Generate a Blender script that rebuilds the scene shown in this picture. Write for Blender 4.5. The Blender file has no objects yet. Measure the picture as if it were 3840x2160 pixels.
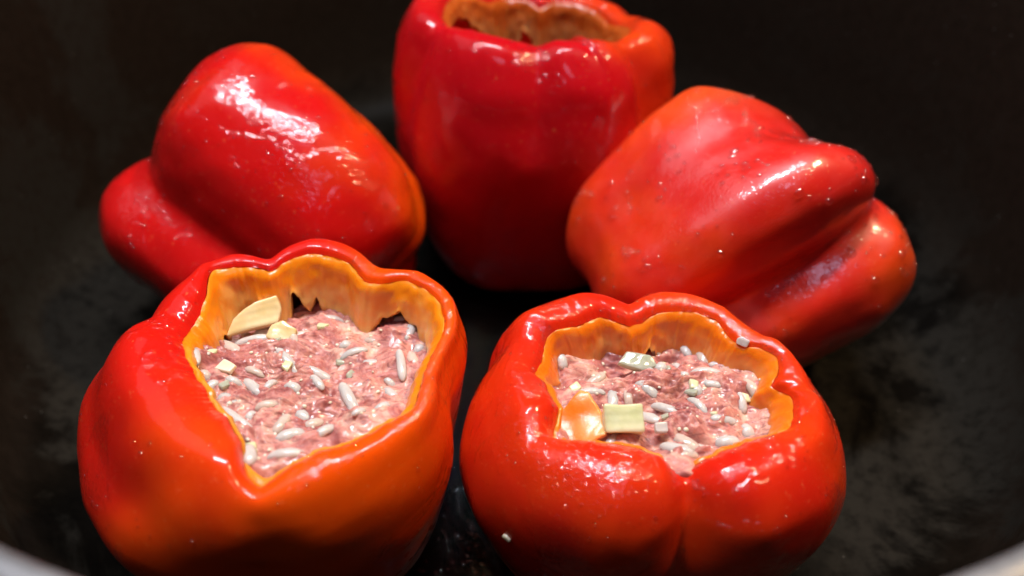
import bpy, bmesh, math, random
import numpy as np
from mathutils import Vector, Matrix, Euler, noise
from mathutils.bvhtree import BVHTree

S = 0.01            # everything below is written in centimetres
scene = bpy.context.scene
C = scene.collection
rng = np.random.default_rng(7)
random.seed(7)

# ------------------------------------------------------------------ camera
cd = bpy.data.cameras.new('camera')
cam = bpy.data.objects.new('camera', cd); C.objects.link(cam)
cam.location = (0, 0, 20.6 * S)
cam.rotation_euler = (math.radians(90 - 42), 0, 0)
cd.sensor_width = 36.0
cd.lens = 36.0 * 2957 / 3840
cd.clip_start = 0.005; cd.clip_end = 50
cd.dof.use_dof = True
cd.dof.focus_distance = 0.185
cd.dof.aperture_fstop = 7.0
scene.camera = cam

# ------------------------------------------------------------------ world, lamps, exposure
w = bpy.data.worlds.new('World'); scene.world = w; w.use_nodes = True
w.node_tree.nodes['Background'].inputs[0].default_value = (0.75, 0.8, 1.0, 1)
w.node_tree.nodes['Background'].inputs[1].default_value = 0.002
scene.view_settings.view_transform = 'Standard'
scene.view_settings.look = 'None'
scene.view_settings.exposure = 0.0

def area(name, loc, target, sx, sy, power, col):
    l = bpy.data.lights.new(name, 'AREA'); l.shape = 'RECTANGLE'
    l.size = sx * S; l.size_y = sy * S; l.energy = power; l.color = col
    o = bpy.data.objects.new(name, l); C.objects.link(o)
    o.location = Vector(loc) * S
    d = (Vector(target) - Vector(loc)).normalized()
    o.rotation_euler = d.to_track_quat('-Z', 'Y').to_euler()
    return o
area('hood_strip_lamp', (-5, 28, 74), (0, 17, 5), 42, 4, 7.2, (0.90, 0.92, 1.0))
area('warm_bulb_lamp', (36, 30, 70), (0, 17, 5), 6, 6, 3.3, (1.0, 0.72, 0.42))
area('window_light', (-50, 48, 90), (0, 17, 5), 75, 55, 1.2, (0.88, 0.88, 1.0))
area('front_window_light', (3, -24, 85), (0, 14, 3), 18, 14, 0.38, (0.50, 0.68, 1.0))

# ------------------------------------------------------------------ helpers
def link(name, me, mat=None, parent=None):
    o = bpy.data.objects.new(name, me); C.objects.link(o)
    if mat is not None and not me.materials: me.materials.append(mat)
    if parent is not None: o.parent = parent
    return o
def mesh(name, verts, faces, smooth=True):
    me = bpy.data.meshes.new(name)
    v = np.asarray(verts, dtype=float) * S
    me.from_pydata(v.tolist(), [], [list(map(int, f)) for f in faces])
    if smooth: me.polygons.foreach_set('use_smooth', [True] * len(me.polygons))
    me.update()
    return me
def empty(name, loc, label, cat, rot=None, group=None):
    o = bpy.data.objects.new(name, None); C.objects.link(o)
    o.empty_display_size = 0.02
    o.location = Vector(loc) * S
    if rot is not None: o.rotation_euler = rot
    tag(o, label, cat, group)
    return o
def tag(o, label=None, cat=None, group=None, kind=None):
    if label: o['label'] = label
    if cat: o['category'] = cat
    if group: o['group'] = group
    if kind: o['kind'] = kind
    return o
def grid_faces(K, N, off=0, flip=False):
    """K rings of N points, closed around"""
    i = np.arange(K - 1)[:, None] * N; j = np.arange(N)[None, :]; jn = (j + 1) % N
    f = np.stack([i + j, i + jn, i + N + jn, i + N + j], -1).reshape(-1, 4) + off
    return (f[:, ::-1] if flip else f)
def periodic(tab, N, smooth=2.0):
    """tab: (angle, v1, v2..) -> N samples round the circle, softly rounded"""
    t = np.array(sorted((((a[0]) % 360,) + tuple(a[1:]) for a in tab)), float)
    ang = np.arange(N) * 360.0 / N
    out = []
    for c in range(1, t.shape[1]):
        v = np.interp(ang, np.r_[t[-1, 0] - 360, t[:, 0], t[0, 0] + 360], np.r_[t[-1, c], t[:, c], t[0, c]])
        if smooth > 0:
            k = np.exp(-0.5 * (np.minimum(ang, 360 - ang) / smooth) ** 2); k /= k.sum()
            v = np.real(np.fft.ifft(np.fft.fft(v) * np.fft.fft(k)))
        out.append(v)
    return out
def spline_rings(ctrl, per):
    """ctrl: K x N x 2 -> Catmull-Rom through the K rings (centripetal-like), per samples a span"""
    K = len(ctrl)
    P = np.concatenate([2 * ctrl[:1] - ctrl[1:2], ctrl, 2 * ctrl[-1:] - ctrl[-2:-1]])
    out = []
    for i in range(K - 1):
        p0, p1, p2, p3 = P[i], P[i + 1], P[i + 2], P[i + 3]
        d1 = np.linalg.norm(p2 - p1, axis=-1, keepdims=True) + 1e-6
        d0 = np.linalg.norm(p1 - p0, axis=-1, keepdims=True) + 1e-6
        d2 = np.linalg.norm(p3 - p2, axis=-1, keepdims=True) + 1e-6
        m1 = d1 * ((p1 - p0) / d0 * d1 + (p2 - p1) / d1 * d0) / (d0 + d1)
        m2 = d1 * ((p2 - p1) / d1 * d2 + (p3 - p2) / d2 * d1) / (d1 + d2)
        for s in range(per):
            t = s / per
            out.append((2*t**3 - 3*t**2 + 1) * p1 + (t**3 - 2*t**2 + t) * m1 + (-2*t**3 + 3*t**2) * p2 + (t**3 - t**2) * m2)
    out.append(ctrl[-1])
    return np.array(out)
def nz(x, y, z): return noise.noise(Vector((x, y, z)))

# ------------------------------------------------------------------ materials
def new_mat(name):
    m = bpy.data.materials.new(name); m.use_nodes = True
    nt = m.node_tree; b = nt.nodes['Principled BSDF']
    return m, nt, b
def nd(nt, t, **kw):
    n = nt.nodes.new(t)
    for k, v in kw.items():
        if k.startswith('i_'): n.inputs[k[2:].replace('_', ' ')].default_value = v
        else: setattr(n, k, v)
    return n
def ramp(nt, fac, stops):
    r = nt.nodes.new('ShaderNodeValToRGB')
    while len(r.color_ramp.elements) > 1: r.color_ramp.elements.remove(r.color_ramp.elements[-1])
    r.color_ramp.elements[0].position = stops[0][0]; r.color_ramp.elements[0].color = (*stops[0][1], 1)
    for p, c in stops[1:]:
        e = r.color_ramp.elements.new(p); e.color = (*c, 1)
    nt.links.new(fac, r.inputs[0]); return r.outputs[0]
def noise_n(nt, scale, detail=3, rough=0.5, vec=None, dist=0.0):
    n = nd(nt, 'ShaderNodeTexNoise'); n.inputs['Scale'].default_value = scale
    n.inputs['Detail'].default_value = detail; n.inputs['Roughness'].default_value = rough
    n.inputs['Distortion'].default_value = dist
    if vec is not None: nt.links.new(vec, n.inputs['Vector'])
    return n.outputs['Fac']
def mapr(nt, v, a, b, c, d):
    m = nd(nt, 'ShaderNodeMapRange'); m.interpolation_type = 'SMOOTHSTEP'
    for k, x in zip(('From Min', 'From Max', 'To Min', 'To Max'), (a, b, c, d)): m.inputs[k].default_value = x
    nt.links.new(v, m.inputs['Value']); return m.outputs[0]
def math_n(nt, op, a, b):
    m = nd(nt, 'ShaderNodeMath', operation=op)
    for i, x in enumerate((a, b)):
        if isinstance(x, (int, float)): m.inputs[i].default_value = x
        else: nt.links.new(x, m.inputs[i])
    return m.outputs[0]
def mixc(nt, f, a, b):
    m = nd(nt, 'ShaderNodeMix', data_type='RGBA')
    nt.links.new(f, m.inputs[0]) if not isinstance(f, (int, float)) else setattr(m.inputs[0], 'default_value', f)
    for i, x in ((6, a), (7, b)):
        if isinstance(x, tuple): m.inputs[i].default_value = (*x, 1)
        else: nt.links.new(x, m.inputs[i])
    return m.outputs[2]
def bump(nt, h, dist, strength=1.0, normal=None):
    b = nd(nt, 'ShaderNodeBump'); b.inputs['Strength'].default_value = strength
    b.inputs['Distance'].default_value = dist * S
    nt.links.new(h, b.inputs['Height'])
    if normal is not None: nt.links.new(normal, b.inputs['Normal'])
    return b.outputs[0]

def skin_material(name, seed, red, orange, orange_amt, film=0.5, rough=0.26, sss=0.18, coat=0.05, fb=0.045, spec=0.07):
    """glossy wet pepper skin; film = how much of it carries an uneven film of oil and water"""
    m, nt, b = new_mat(name)
    tc = nd(nt, 'ShaderNodeTexCoord')
    mp = nd(nt, 'ShaderNodeMapping'); mp.inputs['Location'].default_value = (seed * 0.37, seed * 0.71, seed * 0.13)
    nt.links.new(tc.outputs['Object'], mp.inputs[0]); v = mp.outputs[0]
    at = nd(nt, 'ShaderNodeAttribute', attribute_name='ripe')
    big = noise_n(nt, 22, 3, 0.5, v)
    f = math_n(nt, 'ADD', math_n(nt, 'MULTIPLY', mapr(nt, big, 0.35, 0.7, -0.25, 0.25), 1.0), math_n(nt, 'ADD', at.outputs['Fac'], orange_amt))
    col = mixc(nt, mapr(nt, f, 0.0, 1.0, 0.0, 1.0), red, orange)
    sp = noise_n(nt, 900, 2, 0.6, v)                       # faint pale flecks in the skin
    col = mixc(nt, mapr(nt, sp, 0.62, 0.8, 0.0, 0.18), col, (0.9, 0.35, 0.12))
    sc = nd(nt, 'ShaderNodeTexVoronoi'); sc.inputs['Scale'].default_value = 75; nt.links.new(v, sc.inputs['Vector'])   # small tan scars
    col = mixc(nt, math_n(nt, 'MULTIPLY', mapr(nt, sc.outputs['Distance'], 0.02, 0.07, 1.0, 0.0), mapr(nt, noise_n(nt, 40, 1, 0.5, v), 0.55, 0.6, 0.0, 0.6)), col, (0.55, 0.20, 0.07))
    nt.links.new(col, b.inputs['Base Color'])
    b.inputs['Subsurface Weight'].default_value = sss
    b.inputs['Subsurface Radius'].default_value = (1.0, 0.16, 0.03)
    b.inputs['Subsurface Scale'].default_value = 0.22 * S
    b.inputs['IOR'].default_value = 1.45
    # film mask
    mask = mapr(nt, noise_n(nt, 55, 3, 0.55, v, 0.6), 0.62 - 0.3 * film, 0.70 - 0.3 * film, 0.0, 1.0)
    ripple = noise_n(nt, 620, 2, 0.55, v, 0.8)
    vor = nd(nt, 'ShaderNodeTexVoronoi', feature='SMOOTH_F1'); vor.inputs['Scale'].default_value = 950
    nt.links.new(v, vor.inputs['Vector'])
    beads = mapr(nt, vor.outputs['Distance'], 0.0, 0.5, 1.0, 0.0)
    sel = mapr(nt, noise_n(nt, 120, 2, 0.5, v), 0.5, 0.62, 0.0, 1.0)
    h = math_n(nt, 'ADD', math_n(nt, 'MULTIPLY', math_n(nt, 'MULTIPLY', ripple, mask), 1.0), math_n(nt, 'MULTIPLY', math_n(nt, 'MULTIPLY', beads, sel), math_n(nt, 'MULTIPLY', mask, 0.8)))
    h = math_n(nt, 'ADD', h, math_n(nt, 'MULTIPLY', mask, 0.35))
    soft = noise_n(nt, 90, 2, 0.5, v)
    n1 = bump(nt, soft, 0.05, 0.35)
    n2 = bump(nt, h, fb, 0.9, n1)
    nt.links.new(n1, b.inputs['Normal'])
    r = math_n(nt, 'ADD', mapr(nt, noise_n(nt, 160, 3, 0.6, v), 0.3, 0.7, rough - 0.02, rough + 0.14), 0.0)
    nt.links.new(r, b.inputs['Roughness'])
    nt.links.new(mapr(nt, mask, 0, 1, 0.35, 1.0), b.inputs['Coat Weight'])
    b.inputs['Coat IOR'].default_value = 1.55
    b.inputs['Coat Roughness'].default_value = coat
    b.inputs['Specular IOR Level'].default_value = spec
    nt.links.new(n2, b.inputs['Coat Normal'])
    return m
def flesh_material(name, a, bcol, radius=0.5):
    m, nt, b = new_mat(name)
    tc = nd(nt, 'ShaderNodeTexCoord'); v = tc.outputs['Object']
    at = nd(nt, 'ShaderNodeAttribute', attribute_name='ripe')
    f = math_n(nt, 'ADD', at.outputs['Fac'], mapr(nt, noise_n(nt, 130, 4, 0.6, v), 0.3, 0.7, -0.25, 0.25))
    col = mixc(nt, mapr(nt, f, 0.0, 1.0, 0.0, 1.0), a, bcol)
    nt.links.new(col, b.inputs['Base Color'])
    b.inputs['Subsurface Weight'].default_value = 0.5
    b.inputs['Subsurface Radius'].default_value = (1.0, 0.5, 0.12)
    b.inputs['Subsurface Scale'].default_value = radius * S
    b.inputs['Roughness'].default_value = 0.28
    nt.links.new(bump(nt, noise_n(nt, 260, 4, 0.6, v), 0.03, 0.6), b.inputs['Normal'])
    return m
M = {}
RED = (0.58, 0.010, 0.005); ORG = (0.80, 0.085, 0.002)
M['skin_fl'] = skin_material('pepper_skin_orange_red', 1, RED, (0.78, 0.075, 0.002), 0.30, film=0.3, coat=0.07)
M['skin_fr'] = skin_material('pepper_skin_scarlet', 5, RED, (0.75, 0.06, 0.003), 0.32, film=0.55, fb=0.055)
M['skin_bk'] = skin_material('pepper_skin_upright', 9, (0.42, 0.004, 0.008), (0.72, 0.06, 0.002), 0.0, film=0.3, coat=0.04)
M['skin_ll'] = skin_material('pepper_skin_oily', 13, (0.50, 0.006, 0.006), ORG, 0.1, film=0.7, fb=0.028, coat=0.03)
M['skin_rr'] = skin_material('pepper_skin_droplets', 17, (0.60, 0.012, 0.007), ORG, 0.2, film=1.0, rough=0.34, coat=0.13, spec=0.65, fb=0.012)
M['flesh_fl'] = flesh_material('pepper_flesh_amber', (0.92, 0.24, 0.006), (0.92, 0.52, 0.16))
M['flesh_fr'] = flesh_material('pepper_flesh_orange', (0.86, 0.18, 0.006), (0.84, 0.44, 0.15))
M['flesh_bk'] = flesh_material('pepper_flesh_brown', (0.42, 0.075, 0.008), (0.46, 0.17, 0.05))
M['inner'] = flesh_material('pepper_inner_wall', (0.75, 0.03, 0.008), (0.7, 0.06, 0.01))

def meat_material():
    m, nt, b = new_mat('ground_meat_pink'); v = nd(nt, 'ShaderNodeTexCoord').outputs['Object']
    n = noise_n(nt, 105, 5, 0.68, v, 1.2)
    col = ramp(nt, n, [(0.27, (0.17, 0.04, 0.04)), (0.40, (0.38, 0.115, 0.10)), (0.51, (0.56, 0.23, 0.19)), (0.62, (0.68, 0.38, 0.29)), (0.74, (0.80, 0.58, 0.44))])
    n2 = noise_n(nt, 60, 4, 0.6, v, 1.0)
    col = mixc(nt, mapr(nt, n2, 0.52, 0.68, 0.0, 0.55), col, (0.52, 0.25, 0.16))
    mp = nd(nt, 'ShaderNodeMapping'); mp.inputs['Scale'].default_value = (1.0, 3.2, 1.6); mp.inputs['Rotation'].default_value = (0, 0, 0.5)
    nt.links.new(v, mp.inputs[0])
    col = mixc(nt, mapr(nt, noise_n(nt, 150, 3, 0.6, mp.outputs[0], 1.5), 0.50, 0.66, 0.0, 0.55), col, (0.15, 0.035, 0.035))
    nt.links.new(col, b.inputs['Base Color'])
    b.inputs['Subsurface Weight'].default_value = 0.35
    b.inputs['Subsurface Radius'].default_value = (1.0, 0.4, 0.3)
    b.inputs['Subsurface Scale'].default_value = 0.25 * S
    nt.links.new(mapr(nt, noise_n(nt, 70, 2, 0.5, v), 0.4, 0.6, 0.32, 0.6), b.inputs['Roughness'])
    b.inputs['Specular IOR Level'].default_value = 0.3
    nt.links.new(mapr(nt, noise_n(nt, 85, 3, 0.6, v), 0.42, 0.62, 0.0, 0.8), b.inputs['Coat Weight']); b.inputs['Coat Roughness'].default_value = 0.07
    nt.links.new(bump(nt, noise_n(nt, 620, 4, 0.65, v, 0.6), 0.035, 0.8), b.inputs['Normal'])
    return m
M['meat'] = meat_material()
def pale_material(name, c1, c2, scale, sss=0.6, rough=0.22, trans=0.0, veins=0.0):
    m, nt, b = new_mat(name); v = nd(nt, 'ShaderNodeTexCoord').outputs['Object']
    col = mixc(nt, mapr(nt, noise_n(nt, scale, 3, 0.6, v), 0.3, 0.7, 0.0, 1.0), c1, c2)
    if veins:
        wv = nd(nt, 'ShaderNodeTexWave', bands_direction='Y'); wv.inputs['Scale'].default_value = 180; wv.inputs['Distortion'].default_value = 3.0
        wv.inputs['Detail'].default_value = 2.0; nt.links.new(v, wv.inputs['Vector'])
        col = mixc(nt, math_n(nt, 'MULTIPLY', wv.outputs['Fac'], veins), col, tuple(x * 0.55 for x in c1))
    sc = nd(nt, 'ShaderNodeTexVoronoi'); sc.inputs['Scale'].default_value = 75; nt.links.new(v, sc.inputs['Vector'])   # small tan scars
    col = mixc(nt, math_n(nt, 'MULTIPLY', mapr(nt, sc.outputs['Distance'], 0.02, 0.07, 1.0, 0.0), mapr(nt, noise_n(nt, 40, 1, 0.5, v), 0.55, 0.6, 0.0, 0.6)), col, (0.55, 0.20, 0.07))
    nt.links.new(col, b.inputs['Base Color'])
    b.inputs['Subsurface Weight'].default_value = sss
    b.inputs['Subsurface Radius'].default_value = (1.0, 0.9, 0.75)
    b.inputs['Subsurface Scale'].default_value = 0.25 * S
    b.inputs['Roughness'].default_value = rough
    b.inputs['Transmission Weight'].default_value = trans
    nt.links.new(bump(nt, noise_n(nt, 420, 3, 0.6, v), 0.02, 0.5), b.inputs['Normal'])
    return m
M['rice'] = pale_material('cooked_rice', (0.56, 0.53, 0.49), (0.70, 0.66, 0.60), 260, trans=0.12, rough=0.16)
M['rice_warm'] = pale_material('cooked_rice_stained', (0.62, 0.47, 0.40), (0.72, 0.60, 0.48), 260, trans=0.12, rough=0.16)
M['onion'] = pale_material('onion_cream', (0.70, 0.54, 0.24), (0.80, 0.70, 0.42), 120, veins=0.2)
M['onion_green'] = pale_material('onion_pale_green', (0.60, 0.62, 0.32), (0.78, 0.76, 0.50), 120, veins=0.18)
M['onion_clear'] = pale_material('onion_translucent', (0.55, 0.60, 0.42), (0.62, 0.62, 0.50), 90, trans=0.35, rough=0.06)
M['fat'] = pale_material('fat_crumb', (0.82, 0.66, 0.42), (0.86, 0.78, 0.60), 160)

def water_material():
    m, nt, b = new_mat('clear_water'); nt.nodes.remove(b)
    out = nt.nodes['Material Output']
    tr = nd(nt, 'ShaderNodeBsdfTransparent'); gl = nd(nt, 'ShaderNodeBsdfGlossy'); gl.inputs['Roughness'].default_value = 0.03
    rf = nd(nt, 'ShaderNodeBsdfRefraction'); rf.inputs['IOR'].default_value = 1.33; rf.inputs['Roughness'].default_value = 0.03
    m1 = nd(nt, 'ShaderNodeMixShader'); m1.inputs[0].default_value = 0.12
    nt.links.new(tr.outputs[0], m1.inputs[1]); nt.links.new(rf.outputs[0], m1.inputs[2])
    fr = nd(nt, 'ShaderNodeLayerWeight')
    ff = math_n(nt, 'ADD', math_n(nt, 'MULTIPLY', math_n(nt, 'POWER', fr.outputs['Facing'], 4.0), 0.55), 0.12)
    m2 = nd(nt, 'ShaderNodeMixShader'); nt.links.new(ff, m2.inputs[0])
    nt.links.new(m1.outputs[0], m2.inputs[1]); nt.links.new(gl.outputs[0], m2.inputs[2])
    nt.links.new(m2.outputs[0], out.inputs[0])
    return m
M['water'] = water_material()
def pot_material():
    m, nt, b = new_mat('dark_nonstick_coating'); v = nd(nt, 'ShaderNodeTexCoord').outputs['Object']
    res = mapr(nt, noise_n(nt, 16, 6, 0.62, v, 0.4), 0.47, 0.56, 0.0, 1.0)      # dry, chalky residue, most of it low on the near half
    sx = nd(nt, 'ShaderNodeSeparateXYZ'); nt.links.new(v, sx.inputs[0])
    res = math_n(nt, 'MULTIPLY', res, math_n(nt, 'MAXIMUM', mapr(nt, sx.outputs[1], -0.06, 0.09, 1.0, 0.15), mapr(nt, sx.outputs[0], -0.165, -0.12, 1.0, 0.0)))
    fine = noise_n(nt, 260, 4, 0.6, v)
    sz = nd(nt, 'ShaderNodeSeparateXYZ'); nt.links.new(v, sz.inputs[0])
    base = mixc(nt, fine, (0.0016, 0.0013, 0.001), (0.0045, 0.0036, 0.0026))               # near-black floor
    base = mixc(nt, mapr(nt, math_n(nt, 'ADD', sz.outputs[2], math_n(nt, 'MULTIPLY', noise_n(nt, 30, 4, 0.6, v), 0.03)), 0.03, 0.05, 0.0, 1.0), base, mixc(nt, fine, (0.009, 0.006, 0.004), (0.019, 0.013, 0.009)))   # lighter brownish tone higher up the wall
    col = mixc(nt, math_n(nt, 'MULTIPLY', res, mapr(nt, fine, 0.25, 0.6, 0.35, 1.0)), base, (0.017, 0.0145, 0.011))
    sp = nd(nt, 'ShaderNodeTexVoronoi'); sp.inputs['Scale'].default_value = 150; nt.links.new(v, sp.inputs['Vector'])
    col = mixc(nt, mapr(nt, sp.outputs['Distance'], 0.03, 0.06, 0.5, 0.0), col, (0.10, 0.09, 0.075))
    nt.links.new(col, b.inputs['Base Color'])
    nt.links.new(mapr(nt, res, 0, 1, 0.38, 0.8), b.inputs['Roughness'])
    b.inputs['Specular IOR Level'].default_value = 0.02
    nt.links.new(bump(nt, fine, 0.02, 0.4), b.inputs['Normal'])
    return m
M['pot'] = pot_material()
def simple(name, c, rough, metal=0.0, bs=200, bd=0.01):
    m, nt, b = new_mat(name); v = nd(nt, 'ShaderNodeTexCoord').outputs['Object']
    n = noise_n(nt, bs, 3, 0.6, v)
    nt.links.new(mixc(nt, n, tuple(x * 0.8 for x in c), tuple(min(1, x * 1.2) for x in c)), b.inputs['Base Color'])
    b.inputs['Metallic'].default_value = metal
    nt.links.new(mapr(nt, n, 0.3, 0.7, rough * 0.8, rough * 1.25), b.inputs['Roughness'])
    nt.links.new(bump(nt, n, bd, 0.4), b.inputs['Normal'])
    return m
M['rim'] = simple('brushed_steel_rim', (0.22, 0.22, 0.225), 0.5, 0.6)
M['outer'] = simple('pot_outer_enamel', (0.03, 0.03, 0.032), 0.35)
M['stove'] = simple('stove_top_enamel', (0.045, 0.03, 0.02), 0.4)
def puddle_material():
    m, nt, b = new_mat('oily_juice'); v = nd(nt, 'ShaderNodeTexCoord').outputs['Object']
    b.inputs['Base Color'].default_value = (0.9, 0.96, 0.95, 1)
    b.inputs['Transmission Weight'].default_value = 1.0
    b.inputs['Roughness'].default_value = 0.04; b.inputs['IOR'].default_value = 1.36
    nt.links.new(bump(nt, noise_n(nt, 300, 3, 0.6, v, 0.5), 0.05, 0.8), b.inputs['Normal'])
    return m
M['puddle'] = puddle_material()

# ------------------------------------------------------------------ setting: stove top and pot
POT_Y = 21.95; POT_R = 17.85; POT_H = 10.8
def build_pot():
    me = mesh('stove_top', [(-120, -60, -1.0), (120, -60, -1.0), (120, 120, -1.0), (-120, 120, -1.0), (-120, -60, -3), (120, -60, -3), (120, 120, -3), (-120, 120, -3)],
              [(0, 1, 2, 3), (7, 6, 5, 4), (0, 4, 5, 1), (1, 5, 6, 2), (2, 6, 7, 3), (3, 7, 4, 0)], False)
    tag(link('stove_top', me, M['stove']), 'dark brown stove top under the pot', None, None, 'structure')
    pot = empty('cooking_pot', (0, POT_Y, -1.0), 'wide dark cooking pot with smeared coating and steel rim', 'cooking pot')
    N = 160
    def lathe(prof):
        a = np.arange(N) * 2 * math.pi / N
        v = np.array([[(r * math.cos(t), r * math.sin(t), z) for t in a] for r, z in prof]).reshape(-1, 3)
        return v, grid_faces(len(prof), N)
    prof = [(0.01, 1.0), (5, 1.0), (9, 1.0), (14.0, 1.0)]
    for k in range(1, 9):
        t = k / 8 * math.pi / 2 * 0.94; prof.append((14.0 + 2.9 * math.sin(t), 1.0 + 2.9 * (1 - math.cos(t))))
    prof += [(17.15, 6.0), (17.35, 9.0), (POT_R - 0.12, 11.65)]
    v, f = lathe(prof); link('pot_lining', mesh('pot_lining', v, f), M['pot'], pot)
    # rolled steel rim
    pr = [(POT_R - 0.05 + 0.30 * math.cos(t), 11.82 + 0.18 * math.sin(t)) for t in np.linspace(math.pi * 1.02, math.pi * -0.9, 17)]
    pr = [(r + 0.25, z) for r, z in pr]
    v, f = lathe(pr); link('rim', mesh('rim', v, f), M['rim'], pot)
    prof = [(POT_R + 0.4, 11.62), (POT_R + 0.3, 8), (POT_R + 0.1, 4), (POT_R - 1.5, 0.9), (POT_R - 3, 0.0), (0.01, 0.0)]
    v, f = lathe(prof); link('outer_wall', mesh('outer_wall', v, f), M['outer'], pot)
    # thin pool of juice
    N2 = 140; rings = []
    for rr, zz in ((1.0, 0.02), (0.985, 0.07), (0.9, 0.10), (0.5, 0.10), (0.02, 0.10)):
        rings.append([(rr * (9.5 + 1.6 * nz(math.cos(t) * 1.7, math.sin(t) * 1.7, 3) + 0.7 * nz(math.cos(t) * 6, math.sin(t) * 6, 1)) * math.cos(t),
                       rr * (9.8 + 1.6 * nz(math.cos(t) * 1.7, math.sin(t) * 1.7, 3) + 0.7 * nz(math.cos(t) * 6, math.sin(t) * 6, 1)) * math.sin(t), zz) for t in np.arange(N2) * 2 * math.pi / N2])
    o = link('juice_puddle', mesh('juice_puddle', np.array(rings).reshape(-1, 3), grid_faces(5, N2)), M['puddle'])
    o.location = Vector((0, POT_Y - 3.2, 0)) * S
    tag(o, 'thin glistening pool of cooking juice on the pot bottom between the two front peppers', 'liquid', None, 'stuff')
build_pot()

# ------------------------------------------------------------------ peppers
NT = 480
ANG = np.radians(np.arange(NT) * 360.0 / NT)
CO, SI = np.cos(ANG), np.sin(ANG)
def set_ripe(me, vals):
    a = me.attributes.new('ripe', 'FLOAT', 'POINT'); a.data.foreach_set('value', np.asarray(vals, dtype=np.float32))
def to_xyz(P):   # K x NT x 2 (r,z) -> K*NT x 3
    return np.stack([P[..., 0] * CO, P[..., 0] * SI, P[..., 1]], -1).reshape(-1, 3)
def wobble(V, amp, f, seed):
    out = V.copy()
    for i, p in enumerate(V):
        q = Vector((p[0] * f + seed, p[1] * f, p[2] * f)); n = noise.noise_vector(q)
        out[i] += amp * np.array(n)
    return out
SURF = {}      # name -> (verts, faces) in local cm, for dropping water on
def open_pepper(key, loc, label, skin, flesh, rim, shoulder, sh_z, wide, wide_z, seed, ripe_tab, collar_deep, collar_z, jag, rim_s=1.0, crest=0.25, low=(0.93, 0.8, 0.60, 0.42), drop=None):
    t = empty('stuffed_pepper' , loc, label, 'bell pepper', group='red bell peppers standing or leaning in the pot')
    r0, z0 = periodic(rim, NT, rim_s)
    r0 = r0 + np.array([0.035 * nz(CO[i] * 9, SI[i] * 9, seed) + 0.02 * nz(CO[i] * 30, SI[i] * 30, seed) for i in range(NT)])
    (r2,) = periodic(shoulder, NT, 2.2); (rw,) = periodic(wide, NT, 3.0)
    r2 = np.maximum(r2, r0 + 0.35)
    zz = np.full(NT, 1.0)
    dr = periodic(drop, NT, 6)[0] if drop else 0 * zz
    rc = r0 + 0.45 * (r2 - r0)
    zc = np.maximum(z0, sh_z) + crest * np.clip((r2 - r0) / 1.2, 0.25, 1.6)
    rws = np.convolve(np.r_[rw[-12:], rw, rw[:12]], np.ones(25) / 25, 'valid')
    ctrl = np.array([np.stack(p, -1) for p in (
        (r0, z0), (r0 + 0.10 * (r2 - r0) + 0.04, z0 + 0.55 * (zc - z0) + 0.03), (rc, zc), (r2, zz * sh_z - dr), (0.55 * r2 + 0.45 * rw + 0.12, zz * (0.52 * sh_z + 0.48 * wide_z) - 0.6 * dr), (rw, zz * wide_z), (low[0] * rw, zz * wide_z * 0.62),
        (low[1] * (rw * 0.4 + rws * 0.6), zz * wide_z * 0.28), (low[2] * rws, zz * 0.25), (low[3] * rws, zz * 0.0), (0.20 * rws, zz * 0.25), (0.02 * rws, zz * 0.5))])
    P = spline_rings(ctrl, 9)
    V = to_xyz(P); V = wobble(V, 0.05, 0.9, seed)
    V[:, 2] = np.maximum(V[:, 2], 0.0)
    F = grid_faces(len(P), NT, flip=True)
    me = mesh('skin', V, F)
    (rp,) = periodic(ripe_tab, NT, 10.0)
    hgt = np.clip((P[..., 1] - 0) / sh_z, 0, 1)
    set_ripe(me, (np.broadcast_to(rp, P.shape[:2])).reshape(-1))
    link('skin', me, skin, t)
    SURF[key] = (V, F, t)
    # collar of cut flesh: lip, inner face down to a ragged lower edge, and back to the cavity wall
    dep, = periodic(collar_deep, NT, 1.1); deps, = periodic(collar_deep, NT, 7.0)
    zl = z0 - dep
    for i in range(NT):
        a = i * 360.0 / NT
        j = 0.6 * nz(a * 0.25, seed, 2.5) + 0.3 * nz(a * 0.8, seed, 5.5)
        zl[i] += jag * j * dep[i]
    zl = np.minimum(zl, z0 - 0.12)
    r1 = V[:NT]; rr0 = np.hypot(r1[:, 0], r1[:, 1]); zr0 = r1[:, 2]
    dz = (zr0 - zl)
    kk_ = np.ones(25) / 25; rrs = np.minimum(rr0 - 0.06, np.convolve(np.r_[rr0[-12:], rr0, rr0[:12]], kk_, 'valid'))
    q = np.clip(deps / 0.9, 0.12, 1.0)
    ctrl = np.array([np.stack(p, -1) for p in (
        (rr0 - 0.004, zr0 - 0.004), (rr0 - 0.08 * q, zr0 - 0.05), (rrs - 0.20 * q, zr0 - np.minimum(0.30 * deps, 0.5 * dz)), (rrs - 0.36 * q, zr0 - np.minimum(0.7 * deps, 0.85 * dz)), (rrs - 0.42 * q, zl), (rrs - 0.30 * q, zl - 0.04), (rrs - 0.05, zl + 0.25 * dz), (rr0 + 0.0, zr0 - 0.2 * dz))])
    P2 = spline_rings(ctrl, 5)
    V2 = wobble(to_xyz(P2), 0.035, 4.0, seed + 4)
    V2[:NT] = to_xyz(P2)[:NT]
    me = mesh('cut_flesh', V2, grid_faces(len(P2), NT))
    rip = np.clip((zr0[None, :] - P2[..., 1]) / 1.5, 0, 1.2)
    set_ripe(me, (rip * 1.0 - 0.1).reshape(-1))
    link('cut_flesh', me, flesh, t)
    # cavity wall, inside the skin
    Q = P[9 * 2:].copy(); step = Q[::5]
    rin = step[..., 0] - 0.36; zin = step[..., 1] + 0.0
    rin = np.maximum(rin, 0.02); zin = np.minimum(zin, 20); zin[0] -= 0.45; zin[1] -= 0.15
    zin = np.maximum(zin, 0.45)
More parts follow.
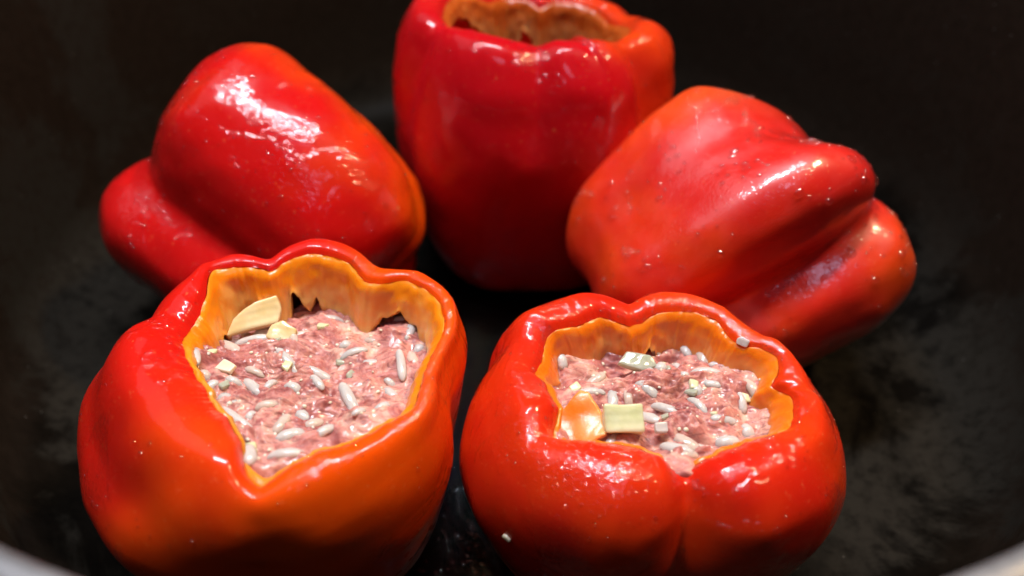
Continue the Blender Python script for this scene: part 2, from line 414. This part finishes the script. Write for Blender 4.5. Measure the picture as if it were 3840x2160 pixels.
    me = mesh('inner_wall', to_xyz(np.stack([rin, zin], -1)), grid_faces(len(rin), NT)); set_ripe(me, np.zeros(len(me.vertices)) + 0.2)
    link('inner_wall', me, M['inner'], t)
    return t

FLP = (-5.5, 12.1, 0.1)
fl = open_pepper('fl', FLP, 'orange-red pepper at front left, cut open and full of meat and rice', M['skin_fl'], M['flesh_fl'],
    rim=[(124.1,3.45,7.65),(117.6,3.38,7.6),(110,3.23,7.6),(101,3.02,7.5),(94,3.26,7.6),(85,3.44,7.7),(74,3.45,7.65),(64,3.38,7.6),(54,3.14,7.5),(46,3.34,7.55),(41,3.85,7.6),(33.5,4.05,7.6),(24,4.15,7.6),(16,4.1,7.55),(9,3.9,7.5),(1.6,3.68,7.5),(-8,3.58,7.5),(-24,3.7,7.5),(-35,3.4,7.5),(-49,3.2,7.5),(-58,3.02,7.5),(-70,3.15,7.5),(-80,3.42,7.4),(-84.6,3.1,7.4),(-89,2.3,7.5),(-103,1.77,7.55),(-137,1.45,7.6),(-166,1.61,7.6),(175,1.91,7.6),(167,2.1,7.5),(155,2.25,7.4),(144,2.35,7.5),(133,2.8,7.6),(127,3.3,7.7)],
    shoulder=[(122,3.85),(129,3.92),(138,4.0),(146,3.95),(152,3.8),(157,3.68),(163,3.9),(170,4.15),(180,4.2),(-165,4.05),(-145,3.85),(-120,3.85),(-100,3.95),(-86,4.05),(-72,4.1),(-50,4.15),(-30,4.25),(-12,4.05),(-3,3.7),(8,4.2),(20,4.55),(27,4.6),(38,4.5),(45,4.35),(52,4.05),(58,3.95),(65,4.05),(72,4.2),(80,4.28),(88,4.22),(96,3.95),(103,3.55),(110,3.85),(117,4.1)],
    sh_z=7.05, wide=[(168,4.85),(174,4.95),(180,4.9),(-170,4.7),(-160,4.55),(-145,4.5),(-125,4.5),(-105,4.35),(-85,4.1),(-65,4.35),(-45,4.45),(-25,4.4),(-12,4.25),(-3,3.9),(8,4.25),(20,4.55),(35,4.75),(48,4.7),(58,4.35),(75,4.6),(88,4.7),(98,4.4),(104,4.05),(115,4.4),(130,4.35),(140,4.4),(147,4.35),(153,4.25),(157,4.2),(162,4.5)],
    wide_z=5.6, seed=3, ripe_tab=[(0,0.5),(30,0.55),(90,-0.1),(120,-0.1),(150,-0.2),(180,0.0),(-140,0.0),(-90,0.25),(-45,0.45)],
    collar_deep=[(127,1.6),(123,1.8),(117,2.0),(112.5,2.0),(111.5,1.0),(106,0.95),(103,1.1),(102,2.0),(95.5,2.0),(94.5,0.6),(92,0.75),(90,0.95),(89,1.4),(86.5,1.5),(84,1.3),(83,0.9),(81,0.9),(80,1.4),(76,1.6),(71,1.7),(68,2.0),(52,2.0),(48.5,1.5),(47.5,1.15),(45,1.0),(41,0.85),(38,0.7),(35,0.85),(30,0.95),(27,1.2),(20,0.95),(5,0.7),(-20,0.5),(-60,0.3),(-100,0.2),(-150,0.2),(175,0.3),(160,0.6),(152,0.9),(148,0.75),(140,1.0),(136,0.9),(131,1.3)], collar_z=0, jag=0.35, low=(0.92, 0.77, 0.56, 0.4), drop=[(150,0.1),(170,0.35),(-160,0.55),(-120,0.45),(-100,0.1),(-85,0.0),(0,0),(90,0)])

FRP = (3.35, 12.0, 0.1)
fr = open_pepper('fr', FRP, 'scarlet pepper at front right, cut open, filling topped by a square onion piece', M['skin_fr'], M['flesh_fr'],
    rim=[(152,2.85,6.9),(147,2.77,7.0),(136,2.43,6.9),(120,2.3,6.9),(105,1.85,6.8),(95,1.9,6.8),(80,2.24,6.9),(64,2.49,6.9),(49,2.51,6.9),(35,2.34,6.8),(27,2.45,6.8),(22,2.75,6.9),(13,2.95,6.9),(4,2.8,6.9),(-3,2.5,6.8),(-6,2.7,6.8),(-10,2.95,6.9),(-19,3.0,6.9),(-29,2.97,6.9),(-36,2.7,6.9),(-42,2.5,6.9),(-50,2.38,6.9),(-60,2.26,6.85),(-72,2.24,6.8),(-84,2.34,6.55),(-90,2.3,6.6),(-96,2.09,6.8),(-109,2.04,6.9),(-120,2.1,6.9),(-132,2.35,6.9),(-142,2.7,6.8),(-148,2.95,6.75),(-153,2.7,6.8),(-160,2.45,6.9),(-172,2.55,6.9),(-178,2.6,6.9),(176,2.85,6.85),(168,2.75,6.8),(158,2.8,6.8)],
    shoulder=[(160,3.75),(153,4.05),(146,4.05),(138,3.9),(129,3.75),(120,3.65),(112,3.45),(105,3.15),(99.8,2.75),(94,3.0),(88,3.15),(79,3.3),(68,3.33),(55,3.25),(43,3.2),(32,3.35),(22,3.5),(14,3.5),(5,3.7),(-10,3.9),(-25,4.1),(-45,4.15),(-65,4.0),(-78,3.45),(-86,2.75),(-94,3.45),(-110,4.0),(-130,4.15),(-150,4.1),(-165,4.0),(180,3.95),(170,3.9)],
    sh_z=6.45, wide=[(160,4.3),(170,4.5),(-178,4.6),(-168,4.65),(-155,4.65),(-140,4.5),(-120,4.3),(-100,4.05),(-86,3.5),(-72,4.05),(-55,4.3),(-40,4.5),(-25,4.65),(-10,4.55),(5,4.35),(14,4.1),(25,4.5),(40,4.5),(60,4.4),(80,4.2),(92,3.9),(99,3.6),(107,4.0),(120,4.4),(135,4.5),(150,4.5)],
    wide_z=4.9, seed=8, ripe_tab=[(0,0.4),(30,0.3),(90,0.0),(150,0.0),(180,0.3),(-140,0.0),(-90,-0.1),(-50,0.0),(-20,0.4)],
    collar_deep=[(150,1.6),(135,1.4),(110,1.3),(96,1.3),(92,0.9),(88,0.6),(85,0.75),(81,1.0),(79,1.6),(50,1.5),(35,1.3),(25,1.1),(10,1.0),(-3,0.6),(-12,1.0),(-22,0.6),(-28,0.7),(-32,1.1),(-38,0.9),(-45,0.3),(-90,0.2),(-140,0.25),(-170,0.3),(165,0.8)], collar_z=0, jag=0.3, rim_s=0.8)

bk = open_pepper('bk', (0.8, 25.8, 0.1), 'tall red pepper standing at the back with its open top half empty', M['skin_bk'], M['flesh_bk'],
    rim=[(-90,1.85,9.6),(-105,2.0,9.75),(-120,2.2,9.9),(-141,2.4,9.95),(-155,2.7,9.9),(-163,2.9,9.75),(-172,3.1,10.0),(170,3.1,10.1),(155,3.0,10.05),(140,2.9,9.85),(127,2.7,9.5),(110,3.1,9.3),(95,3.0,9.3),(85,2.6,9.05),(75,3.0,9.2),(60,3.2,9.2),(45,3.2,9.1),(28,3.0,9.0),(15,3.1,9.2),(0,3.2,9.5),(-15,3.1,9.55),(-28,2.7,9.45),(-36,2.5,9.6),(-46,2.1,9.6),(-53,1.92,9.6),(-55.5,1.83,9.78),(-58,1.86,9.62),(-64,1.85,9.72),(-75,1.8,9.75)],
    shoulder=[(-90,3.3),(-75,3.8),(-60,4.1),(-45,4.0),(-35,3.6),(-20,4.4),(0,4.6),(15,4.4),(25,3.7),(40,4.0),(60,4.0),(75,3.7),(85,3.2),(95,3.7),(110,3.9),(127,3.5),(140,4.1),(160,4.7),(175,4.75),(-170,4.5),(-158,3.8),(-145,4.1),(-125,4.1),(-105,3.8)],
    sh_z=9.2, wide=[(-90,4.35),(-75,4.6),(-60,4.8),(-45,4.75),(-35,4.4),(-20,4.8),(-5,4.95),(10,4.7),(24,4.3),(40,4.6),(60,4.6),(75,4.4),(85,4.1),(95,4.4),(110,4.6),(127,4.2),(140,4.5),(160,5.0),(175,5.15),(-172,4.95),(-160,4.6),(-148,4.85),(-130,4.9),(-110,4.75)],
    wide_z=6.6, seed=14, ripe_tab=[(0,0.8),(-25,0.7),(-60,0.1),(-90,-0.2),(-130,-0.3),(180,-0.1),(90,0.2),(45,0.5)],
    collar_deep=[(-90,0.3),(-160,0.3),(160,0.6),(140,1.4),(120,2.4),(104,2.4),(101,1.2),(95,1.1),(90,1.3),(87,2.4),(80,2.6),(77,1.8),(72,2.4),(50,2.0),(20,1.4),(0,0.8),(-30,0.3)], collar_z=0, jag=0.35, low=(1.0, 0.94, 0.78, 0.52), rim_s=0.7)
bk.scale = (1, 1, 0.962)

def closed_pepper(key, loc, label, skin, section, secs, a_top, roll, seed, ripe_tab, ob=((0, 0), (0, 0))):
    z = Vector(a_top).normalized(); x = Vector((0, 0, 1)).cross(z).normalized(); y = z.cross(x)
    R = Matrix((x, y, z)).transposed() @ Matrix.Rotation(math.radians(roll), 3, 'Z')
    t = empty('stuffed_pepper', loc, label, 'bell pepper', R.to_euler(), group='red bell peppers standing or leaning in the pot')
    (base,) = periodic(section, NT, 3.0); mean = base.mean()
    rings = []
    for zz, rad, depth, dzl in secs:      # depth: how much of the lobing shows; dzl: how far lobes reach past the creases
        prof = mean + (base - mean) * depth
        e = min(1.0, max(0.0, (abs(zz) - 1.0) / 3.0)); cut = sum(am * np.maximum(np.cos(ANG - math.radians(sd)), 0) ** 1.5 for sd, am in (ob[:-1] if zz > 0 else ob[-1:]))
        rings.append(np.stack([rad * prof / mean, zz + dzl * (base - mean) - e * rad * cut], -1))
    P = spline_rings(np.array(rings), 9)
    V = wobble(to_xyz(P), 0.10, 0.45, seed); V = wobble(V, 0.03, 1.4, seed)
    F = grid_faces(len(P), NT, flip=True)
    me = mesh('skin', V, F); (rp,) = periodic(ripe_tab, NT, 14.0)
    set_ripe(me, np.broadcast_to(rp, P.shape[:2]).reshape(-1))
    link('skin', me, skin, t)
    SURF[key] = (V, F, t)
    return t
SECS = [(4.0, 0.25, 0.4, 0), (4.35, 1.0, 0.8, 0.2), (4.6, 2.2, 1.2, 0.3), (4.2, 3.5, 1.3, 0.3), (3.0, 4.2, 1.15, 0.2), (1.0, 4.35, 1.05, 0), (-1.5, 4.25, 1.0, 0), (-3.3, 3.65, 1.0, -0.2), (-4.35, 2.5, 1.2, -0.3), (-4.3, 0.9, 0.9, -0.2), (-4.0, 0.1, 0.3, 0)]
ll = closed_pepper('ll', (-8.1, 21.9, 4.3), 'red pepper leaning at back left with a wet glossy streak down its side', M['skin_ll'],
    [(-35,4.15),(-20,4.35),(-5,4.42),(8,4.25),(20,3.6),(27,3.2),(34,3.4),(46,3.7),(60,4.15),(75,4.45),(90,4.7),(102,4.8),(114,4.65),(128,4.2),(145,4.25),(160,4.0),(175,3.6),(182,3.5),(190,3.8),(210,4.2),(225,4.1),(240,3.9),(255,3.7),(262,3.7),(280,3.9),(305,4.2)],
    [(z, r * (1.02 if z > 2 else 0.97 if z < -1 else 1), a, b) for z, r, a, b in SECS], (-0.76, 0.50, 0.33), 0, 21, [(0,-0.1),(30,-0.3),(75,-0.1),(110,0.1),(125,0.8),(160,0.8),(200,0.1),(-60,-0.1)], ob=((72, 0.30), (-60, 0.2), (205, 0.12)))
rr = closed_pepper('rr', (6.85, 19.9, 4.25), 'red pepper leaning at right, beaded all over with water droplets', M['skin_rr'],
    [(40,3.9),(50,4.5),(62,4.8),(76,4.4),(92,4.05),(106,4.2),(122,4.7),(134,4.5),(146,3.8),(154,3.2),(159,3.3),(172,4.0),(188,4.25),(205,4.25),(218,4.0),(225,3.8),(232,3.7),(250,3.8),(275,3.7),(290,3.5),(300,3.7),(325,3.8),(5,3.8),(28,3.8)],
    [(z * 0.90 if z < 0 else z, r * (0.93 if z < 0 else 0.98), a, b) for z, r, a, b in SECS], (0.85, 0.2, 0.52), 0, 27, [(40,0.4),(62,0.2),(92,-0.1),(122,0.2),(155,-0.1),(190,0.4),(240,0.5),(-40,0.4)], ob=((64, 0.5), (0, 0.0)))

# ------------------------------------------------------------------ stuffing
def fbm(x, y, z, o=4):
    s = 0; a = 1; f = 1
    for _ in range(o): s += a * nz(x * f, y * f, z * f); a *= 0.55; f *= 2.1
    return s
def meat_height(cfg, x, y):
    z = cfg['z'](x, y)
    s = cfg['seed']
    qx = x + 0.30 * nz(x * 1.3, y * 1.3, s); qy = y + 0.30 * nz(x * 1.3, y * 1.3, s + 9)
    z += 0.34 * nz(x * 0.9, y * 1.1, s + 3)
    for f, a in ((1.3, 0.50), (3.0, 0.20)):          # crumbled clumps of mince
        d, _ = noise.voronoi(Vector((qx * f, qy * f * 1.25, s + f)))
        z += a * (0.55 - d[0]) * (0.7 + 0.6 * nz(x * 1.7, y * 1.7, s + f))
    z += 0.07 * (1 - abs(fbm(qx * 2.0, qy * 5.0, s, 2)) * 2) + 0.035 * fbm(x * 7, y * 8, s + 5, 3)
    return z
def meat(parent, cfg, rimtab):
    NR, NA = 90, 240
    (r0,) = periodic([(a, r) for a, r, *_ in rimtab], NA, 4)
    V = []
    for k in range(NR):
        f = (k + 0.5) / NR
        for i in range(NA):
            a = 2 * math.pi * i / NA; r = f * (r0[i] + cfg['over'])
            x, y = r * math.cos(a), r * math.sin(a)
            z = meat_height(cfg, x, y)
            if f > 0.93: z -= (f - 0.93) * 5
            V.append((x, y, z))
    F = grid_faces(NR, NA).tolist(); F.append(list(range(NA))[::-1])
    return link('ground_meat', mesh('ground_meat', V, F), M['meat'], parent)
def dome(p, n, r, hgt, seed, elong=1.0):
    n = n.normalized(); a = n.orthogonal().normalized(); b = n.cross(a)
    th = seed * 2.4; a, b = a * math.cos(th) + b * math.sin(th), b * math.cos(th) - a * math.sin(th)
    V = []; N = 12
    for k, (f, z) in enumerate(((1.0, -0.15), (0.93, 0.35), (0.72, 0.7), (0.4, 0.93), (0.05, 1.0))):
        for i in range(N):
            t = 2 * math.pi * i / N; w = 1 + 0.15 * nz(math.cos(t) * 1.2, math.sin(t) * 1.2, seed)
            V.append(p + a * (r * f * w * elong * math.cos(t)) + b * (r * f * w * math.sin(t)) + n * (hgt * z))
    F = grid_faces(5, N).tolist(); F.append([4 * N + i for i in range(N)])
    return V, F
def grain_mesh(L, R, bend, seed):
    K, N = 11, 12; V = []
    for k in range(K):
        u = -1 + 2 * k / (K - 1); u = math.sin(u * math.pi / 2)
        rr = R * max(0.02, (1 - abs(u) ** 3.4)) ** 0.5 * (1 + 0.12 * nz(u * 2, seed, 0))
        x = u * L / 2; cz = -bend * u * u; cy = 0.12 * R * nz(u * 1.5, seed, 4)
        for i in range(N):
            a = 2 * math.pi * i / N
            V.append((x, cy + rr * math.cos(a), cz + 0.85 * rr * math.sin(a)))
    F = grid_faces(K, N).tolist(); F.append(list(range(N))[::-1]); F.append([(K - 1) * N + i for i in range(N)])
    return mesh('rice_grain', V, F)
def lump_mesh(name, pts, th, seed, rnd=0.12, amp=0.03):
    """a thick rounded chunk over the polygon pts (x, y)"""
    bm = bmesh.new()
    lo = [bm.verts.new((x, y, -th / 2)) for x, y in pts]; hi = [bm.verts.new((x * 0.97, y * 0.97, th / 2)) for x, y in pts]
    n = len(pts); bm.faces.new(lo[::-1]); bm.faces.new(hi)
    for i in range(n): bm.faces.new((lo[i], lo[(i + 1) % n], hi[(i + 1) % n], hi[i]))
    bmesh.ops.bevel(bm, geom=bm.edges[:], offset=rnd, segments=2, affect='EDGES', profile=0.6)
    bmesh.ops.triangulate(bm, faces=[f for f in bm.faces if len(f.verts) > 4])
    bmesh.ops.subdivide_edges(bm, edges=bm.edges[:], cuts=2, use_grid_fill=True)
    for v in bm.verts:
        v.co += Vector(noise.noise_vector(v.co * 2.5 + Vector((seed, 0, 0)))) * amp * 1.6 + Vector(noise.noise_vector(v.co * 7 + Vector((seed, 5, 0)))) * amp * 0.5
        v.co.z -= 0.12 * (v.co.x ** 2)
    me = bpy.data.meshes.new(name); bmesh.ops.scale(bm, vec=(S, S, S), verts=bm.verts); bm.to_mesh(me); bm.free()
    me.polygons.foreach_set('use_smooth', [True] * len(me.polygons)); return me

G1 = [(-2.0,0.66,-61,1.18,0.18),(-1.32,1.2,-32,1.02,0.13),(-0.92,1.49,7,0.96,0.14),(-0.82,2.01,44,0.67,0.13),(0.22,0.57,-48,0.88,0.13),(-0.54,0.27,-27,0.59,0.11),(1.0,0.26,-20,0.67,0.12),(1.45,1.16,18,0.42,0.11),(1.66,0.91,18,0.62,0.12),(1.99,1.57,-27,0.42,0.12),(1.82,-0.54,-61,0.88,0.13),(2.72,-0.36,-47,0.82,0.13),(2.9,0.45,-78,0.76,0.12),(3.11,0.79,-69,0.68,0.12),(2.67,0.07,-35,0.46,0.11),(2.66,2.36,-9,0.49,0.1),(3.0,2.06,80,0.95,0.13),(-1.51,-0.06,-39,0.41,0.13),(-1.29,-0.44,50,0.40,0.13),(-0.78,-0.8,-35,0.85,0.15),(-0.51,-1.35,-36,1.13,0.13),(0.54,-1.42,73,0.6,0.15),(0.81,-1.73,26,0.6,0.13),(1.55,-1.7,45,0.8,0.13),(0.91,-1.1,-38,0.38,0.15),(1.19,-1.31,37,0.48,0.12),(2.67,-1.03,41,0.45,0.12),(0.14,-2.44,-66,0.84,0.17),(3.21,1.25,66,0.32,0.11),(-1.59,1.62,59,0.28,0.1),(2.22,-1.31,39,0.3,0.08),(-0.14,-1.28,-26,0.3,0.13),(-0.85,-0.19,-19,0.4,0.11)]
G2 = [(1.05,1.96,-81,0.62,0.14),(1.44,1.63,-85,0.85,0.14),(1.36,0.74,-6,0.72,0.12),(-0.25,-0.6,-41,0.91,0.14),(-0.99,-0.11,-92,0.73,0.12),(-0.65,-0.16,-86,0.49,0.12),(-0.11,0.84,-60,0.45,0.13),(0.25,0.87,41,0.45,0.13),(0.8,0.7,-20,0.3,0.1),(-1.33,0.63,42,0.6,0.14),(-2.14,1.2,-75,0.49,0.12),(1.95,-0.93,-75,0.6,0.18),(1.98,-0.2,-85,0.45,0.11),(0.46,-1.45,-41,0.75,0.14),(0.76,-1.47,-21,0.6,0.14),(0.2,-1.67,-26,0.95,0.15),(1.39,-1.32,0,0.5,0.13),(0.29,1.81,-11,0.43,0.1),(1.36,0.28,-17,0.4,0.11),(2.3,1.1,-27,0.4,0.12),(0.71,1.2,-66,0.5,0.11),(0.43,-1.85,17,0.5,0.12)]
RIM_FL = [(124,3.3),(101,3.0),(85,3.3),(54,3.1),(41,3.75),(24,3.95),(9,3.7),(-8,3.4),(-35,3.3),(-58,3.0),(-80,3.3),(-89,2.3),(-103,1.8),(-137,1.45),(-166,1.6),(175,1.9),(155,2.3),(133,2.8)]
RIM_FR = [(152,2.8),(136,2.4),(105,1.8),(64,2.4),(35,2.3),(13,2.8),(-3,2.4),(-19,2.9),(-36,2.7),(-60,2.2),(-84,2.3),(-109,2.0),(-142,2.7),(-160,2.4),(176,2.8)]
cfg1 = dict(seed=2.3, over=0.3, z=lambda x, y: 6.05 + 1.15 * min(1, max(0, (3.0 - y) / 5.6)) + 0.45 * min(1, max(0, (-0.9 - x) / 0.8)) * min(1, max(0, (1.6 - y) / 0.8)) + 0.28 * math.exp(-((x - 0.6) ** 2 + (y - 1.4) ** 2) / 1.6))
cfg2 = dict(seed=7.9, over=0.4, z=lambda x, y: 5.92 + 0.52 * min(1, max(0, (2.0 - y) / 4.0)) + 0.3 * math.exp(-((x - 0.5) ** 2 + (y + 0.3) ** 2) / 1.2) + 0.25 * math.exp(-((x + 2.0) ** 2 + (y) ** 2) / 0.5))
def stuffing(loc, label, cfg, rimtab, grains, dz=0.0):
    t = empty('meat_stuffing', loc, label, 'stuffing')
    meat(t, cfg, rimtab)
    V, F = [], []
    rg = random.Random(int(cfg['seed'] * 10))
    for i in range(110):                       # tiny flecks of fat and onion through the mince
        a, r = rg.uniform(0, 6.283), 2.9 * math.sqrt(rg.random())
        x, y = r * math.cos(a), r * math.sin(a)
        rad = rg.uniform(0.02, 0.05)
        p = Vector((x, y, meat_height(cfg, x, y) - rad * 0.25))
        v, f = dome(p, Vector((rg.uniform(-.4, .4), rg.uniform(-.4, .4), 1)), rad, rad * 0.8, i * 0.7, 1.3)
        k = len(V); V += v; F += [[q + k for q in g] for g in f]
    tag(link('fat_flecks', mesh('fat_flecks', V, F), M['fat'], t), kind='stuff')
    extra = []
    while len(extra) < 17:
        a, r = rg.uniform(0, 6.283), 2.7 * math.sqrt(rg.random()); x, y = r * math.cos(a), r * math.sin(a)
        if all((x - g_[0]) ** 2 + (y - g_[1]) ** 2 > 0.16 for g_ in grains + extra): extra.append((x, y, rg.uniform(0, 180), rg.uniform(0.45, 0.75), rg.uniform(0.10, 0.13)))
    for i in range(9):                          # bits of chopped onion
        a, r = rg.uniform(0, 6.283), 2.3 * math.sqrt(rg.random()); x, y = r * math.cos(a), r * math.sin(a); q = rg.uniform(0.1, 0.2)
        o = link('onion_bit', lump_mesh('onion_bit', [(-q, -q * 0.5), (q * 0.8, -q * 0.7), (q, q * 0.4), (-q * 0.3, q * 0.6)], q * 0.8, i, q * 0.25, q * 0.12), M['onion_clear' if i % 2 else 'onion_green'], t)
        o.location = Vector((x, y, meat_height(cfg, x, y) + q * 0.1)) * S; o.rotation_euler = (rg.uniform(-.5, .5), rg.uniform(-.5, .5), rg.uniform(0, 6))
    for n, (x, y, a, L, R) in enumerate(grains + extra):
        o = link('rice_grain', grain_mesh(L * (1.2, 1.05, 1.15, 0.8)[n % 4], R * (0.95, 1.08, 0.85)[n % 3], (0.03, 0.08, 0.12)[n % 3], n * 1.7), M['rice_warm'] if n % 4 == 1 else M['rice'], t)
        c, s = math.cos(math.radians(a)), math.sin(math.radians(a))
        h1 = meat_height(cfg, x + c * L / 3, y + s * L / 3); h0 = meat_height(cfg, x - c * L / 3, y - s * L / 3); hm = meat_height(cfg, x, y)
        zc = (h0 + h1 + hm) / 3 + R * (0.1, -0.3, 0.3, -0.1, -0.5)[n % 5]
        o.location = Vector((x, y, zc)) * S
        o.rotation_euler = Euler((0, -math.atan2(h1 - h0, L * 0.67) * 0.8, math.radians(a)))
    return t
st1 = stuffing(FLP, 'pink meat and rice filling heaped inside the orange-red front left pepper', cfg1, RIM_FL, G1)
st2 = stuffing(FRP, 'pink meat and rice filling inside the front right pepper, lying lower under its rim', cfg2, RIM_FR, G2)

def chunk(name, base, x, y, z, pts, th, rot, mat, label, cat, seed, rnd=0.07, amp=0.03):
    o = link(name, lump_mesh(name, pts, th, seed, rnd, amp), mat)
    o.location = Vector((base[0] + x, base[1] + y, base[2] + z)) * S
    o.rotation_euler = Euler([math.radians(q) for q in rot])
    m_ = o.modifiers.new('smooth', 'SUBSURF'); m_.levels = 1; m_.render_levels = 1
    tag(o, label, cat); return o
chunk('onion_piece', FLP, -1.0, 2.15, 6.68, [(-0.75,-0.3),(0.55,-0.33),(0.75,0.05),(0.7,0.4),(0.1,0.36),(-0.5,0.1)], 0.3, (38, 0, 24), M['onion'], 'long yellow onion slab leaning on the back flesh of the front left pepper', 'onion piece', 1)
chunk('onion_piece', FLP, -0.12, 1.5, 6.78, [(-0.35,-0.22),(0.3,-0.3),(0.38,0.15),(-0.05,0.3),(-0.33,0.15)], 0.25, (25, 5, -10), M['onion'], 'small cream onion cube on the meat, right below the long yellow slab', 'onion piece', 2)
chunk('fat_crumb', FLP, -1.1, 0.2, 7.0, [(-0.25,-0.12),(0.22,-0.15),(0.26,0.08),(-0.1,0.18)], 0.14, (10, 0, -15), M['fat'], 'flat cream crumb on the left part of the meat in the front left pepper', 'crumb', 3, 0.03)
chunk('onion_piece', FRP, -0.93, -1.15, 6.9, [(-0.45,-0.3),(0.42,-0.32),(0.45,0.3),(-0.42,0.33)], 0.36, (32, 0, 3), M['onion_green'], 'square pale green onion piece at the front edge of the front right filling', 'onion piece', 4)
chunk('onion_piece', FRP, -0.3, 1.0, 6.4, [(-0.5,-0.15),(0.1,-0.25),(0.5,-0.05),(0.3,0.2),(-0.3,0.2)], 0.2, (15, 0, -12), M['onion_clear'], 'glassy translucent onion slice in the back of the front right filling', 'onion piece', 5, 0.06)
chunk('onion_piece', FRP, -0.1, -1.25, 6.72, [(-0.16,-0.1),(0.15,-0.12),(0.17,0.1),(-0.12,0.12)], 0.14, (20, 10, 10), M['rice'], 'tiny white onion bit beside the square pale green piece', 'onion piece', 6, 0.03)

# ------------------------------------------------------------------ water droplets on the skins
def surf_at(key):
    V, F, t = SURF[key]
    if (key, 'b') not in SURF: SURF[(key, 'b')] = BVHTree.FromPolygons([Vector(v) for v in V], [list(map(int, f)) for f in F])
    bpy.context.view_layer.update()
    return SURF[(key, 'b')], t
def hit_from(key, origin, direction):
    """point and normal (local cm) where a line from a world place meets the pepper"""
    bvh, t = surf_at(key)
    inv = t.matrix_world.inverted()
    o = inv @ (Vector(origin) * S); o /= S
    d = (inv.to_3x3() @ Vector(direction)).normalized()
    h = bvh.ray_cast(o, d)
    return (h[0], h[1]) if h[0] is not None else None
def droplets(key, spots, big=0.055):
    """spots: (local point, local normal, radius); the larger ones are parts, the fine spray is one mesh"""
    t = SURF[key][2]; V, F = [], []
    for i, (p, n, r) in enumerate(spots):
        v, f = dome(p, n, r, r * (0.62 if key == 'rr' else 0.45), i * 1.3, 1.0 + 0.5 * ((i * 37) % 10) / 10)
        if r >= big:
            link('water_drop', mesh('water_drop', v, f), M['water'], t)
        else:
            o = len(V); V += v; F += [[q + o for q in g] for g in f]
    if V: tag(link('fine_droplets', mesh('fine_droplets', V, F), M['water'], t), kind='stuff')

def scatter(key, n, rmin, rmax, pred, seed, power=2.5):
    """spots on the skin where drops would sit: upward facing, clustered"""
    V, F, t = SURF[key]; R = t.rotation_euler.to_matrix(); rg = random.Random(seed)
    bvh, _ = surf_at(key); out = []; tries = 0
    while len(out) < n and tries < n * 60:
        tries += 1
        f = F[rg.randrange(len(F))]; p = Vector(V[f[0]]); wp = R @ p
        if rg.random() > np.hypot(p.x, p.y) / 4.5: continue
        h = bvh.find_nearest(p); nn = h[1]
        wn = R @ nn
        if wn.z < 0.15: continue
        if nz(p.x * 0.9 + seed, p.y * 0.9, p.z * 0.9) < -0.15 * rg.random() - 0.02: continue
        if not pred(wp, wn): continue
        r = rmin + (rmax - rmin) * rg.random() ** power
        q = p + Vector((rg.uniform(-.05, .05), rg.uniform(-.05, .05), rg.uniform(-.05, .05)))
        h = bvh.find_nearest(q)
        if any((h[0] - o[0]).length < r + o[2] for o in out): continue
        out.append((h[0], nn, r))
    return out
droplets('rr', scatter('rr', 480, 0.03, 0.125, lambda p, n: n.z > 0.3, 3, 2.2))
droplets('ll', scatter('ll', 300, 0.02, 0.09, lambda p, n: n.z > 0.2, 4, 3))
droplets('fr', scatter('fr', 500, 0.018, 0.05, lambda p, n: n.z > 0.35, 5, 3))
droplets('fl', scatter('fl', 200, 0.015, 0.06, lambda p, n: n.z > 0.3, 6, 4))
droplets('bk', scatter('bk', 60, 0.02, 0.07, lambda p, n: True, 7, 4))

# crumbs stuck to the skins
def crumb(key, base, origin, direction, size, mat, name, label, seed):
    h = hit_from(key, origin, direction)
    if h is None: return
    o = link(name, lump_mesh(name, [(-size, -size * .6), (size * .8, -size * .7), (size, size * .4), (-size * .2, size * .7), (-size * .9, size * .3)], size * 1.1, seed, size * .3, size * .15), mat)
    t = SURF[key][2]
    o.location = t.matrix_world @ (h[0] * S)
    o.rotation_euler = (t.matrix_world.to_3x3() @ h[1]).to_track_quat('Z', 'Y').to_euler()
    tag(o, label, 'crumb')
crumb('fr', FRP, (-3.0, 6.5, 5.1), (3.0, 2.7, 0), 0.12, M['fat'], 'food_crumb', 'tiny cream crumb stuck low on the front of the scarlet front right pepper', 4)
crumb('fr', FRP, (5.55, 13.2, 12), (0, 0, -1), 0.17, M['rice'], 'food_crumb', 'whitish rice crumb on the back right shoulder of the scarlet front right pepper', 6)

# oil bubbles on the pot bottom between the front peppers
V, F = [], []
for i in range(90):
    x, y, r = random.gauss(-1.4, 0.6), random.uniform(9.3, 12.8), random.uniform(0.02, 0.05)
    v, f = dome(Vector((x, y, 0.1)), Vector((0, 0, 1)), r, r * random.uniform(0.12, 0.3), i * 1.1, 1.6)
    k = len(V); V += v; F += [[q + k for q in g] for g in f]
tag(link('oil_bubbles', mesh('oil_bubbles', V, F), M['water']), 'small glinting oil bubbles on the pot bottom between the two front peppers', 'bubbles', None, 'stuff')

fm = lump_mesh('flesh_flap', [(-0.85, -0.35), (-0.35, 0.15), (0.10, 0.62), (0.30, 0.55), (0.58, 0.05), (0.62, -0.50), (0.1, -0.72), (-0.4, -0.7)], 0.16, 3, 0.06, 0.05)
for v_ in fm.vertices:
    v_.co.z += 0.22 * S * ((v_.co.y / S + 0.6) * 0.6) ** 2
flap = link('flesh_flap', fm, M['flesh_fr'], fr)
flap.location = Vector((-1.9, -0.98, 6.72)) * S; flap.rotation_euler = (math.radians(14), math.radians(-14), 0)
set_ripe(flap.data, [0.75 * max(0.0, v_.co.x / S) + 0.15 for v_ in flap.data.vertices])
sb = flap.modifiers.new('smooth', 'SUBSURF'); sb.levels = 1; sb.render_levels = 1
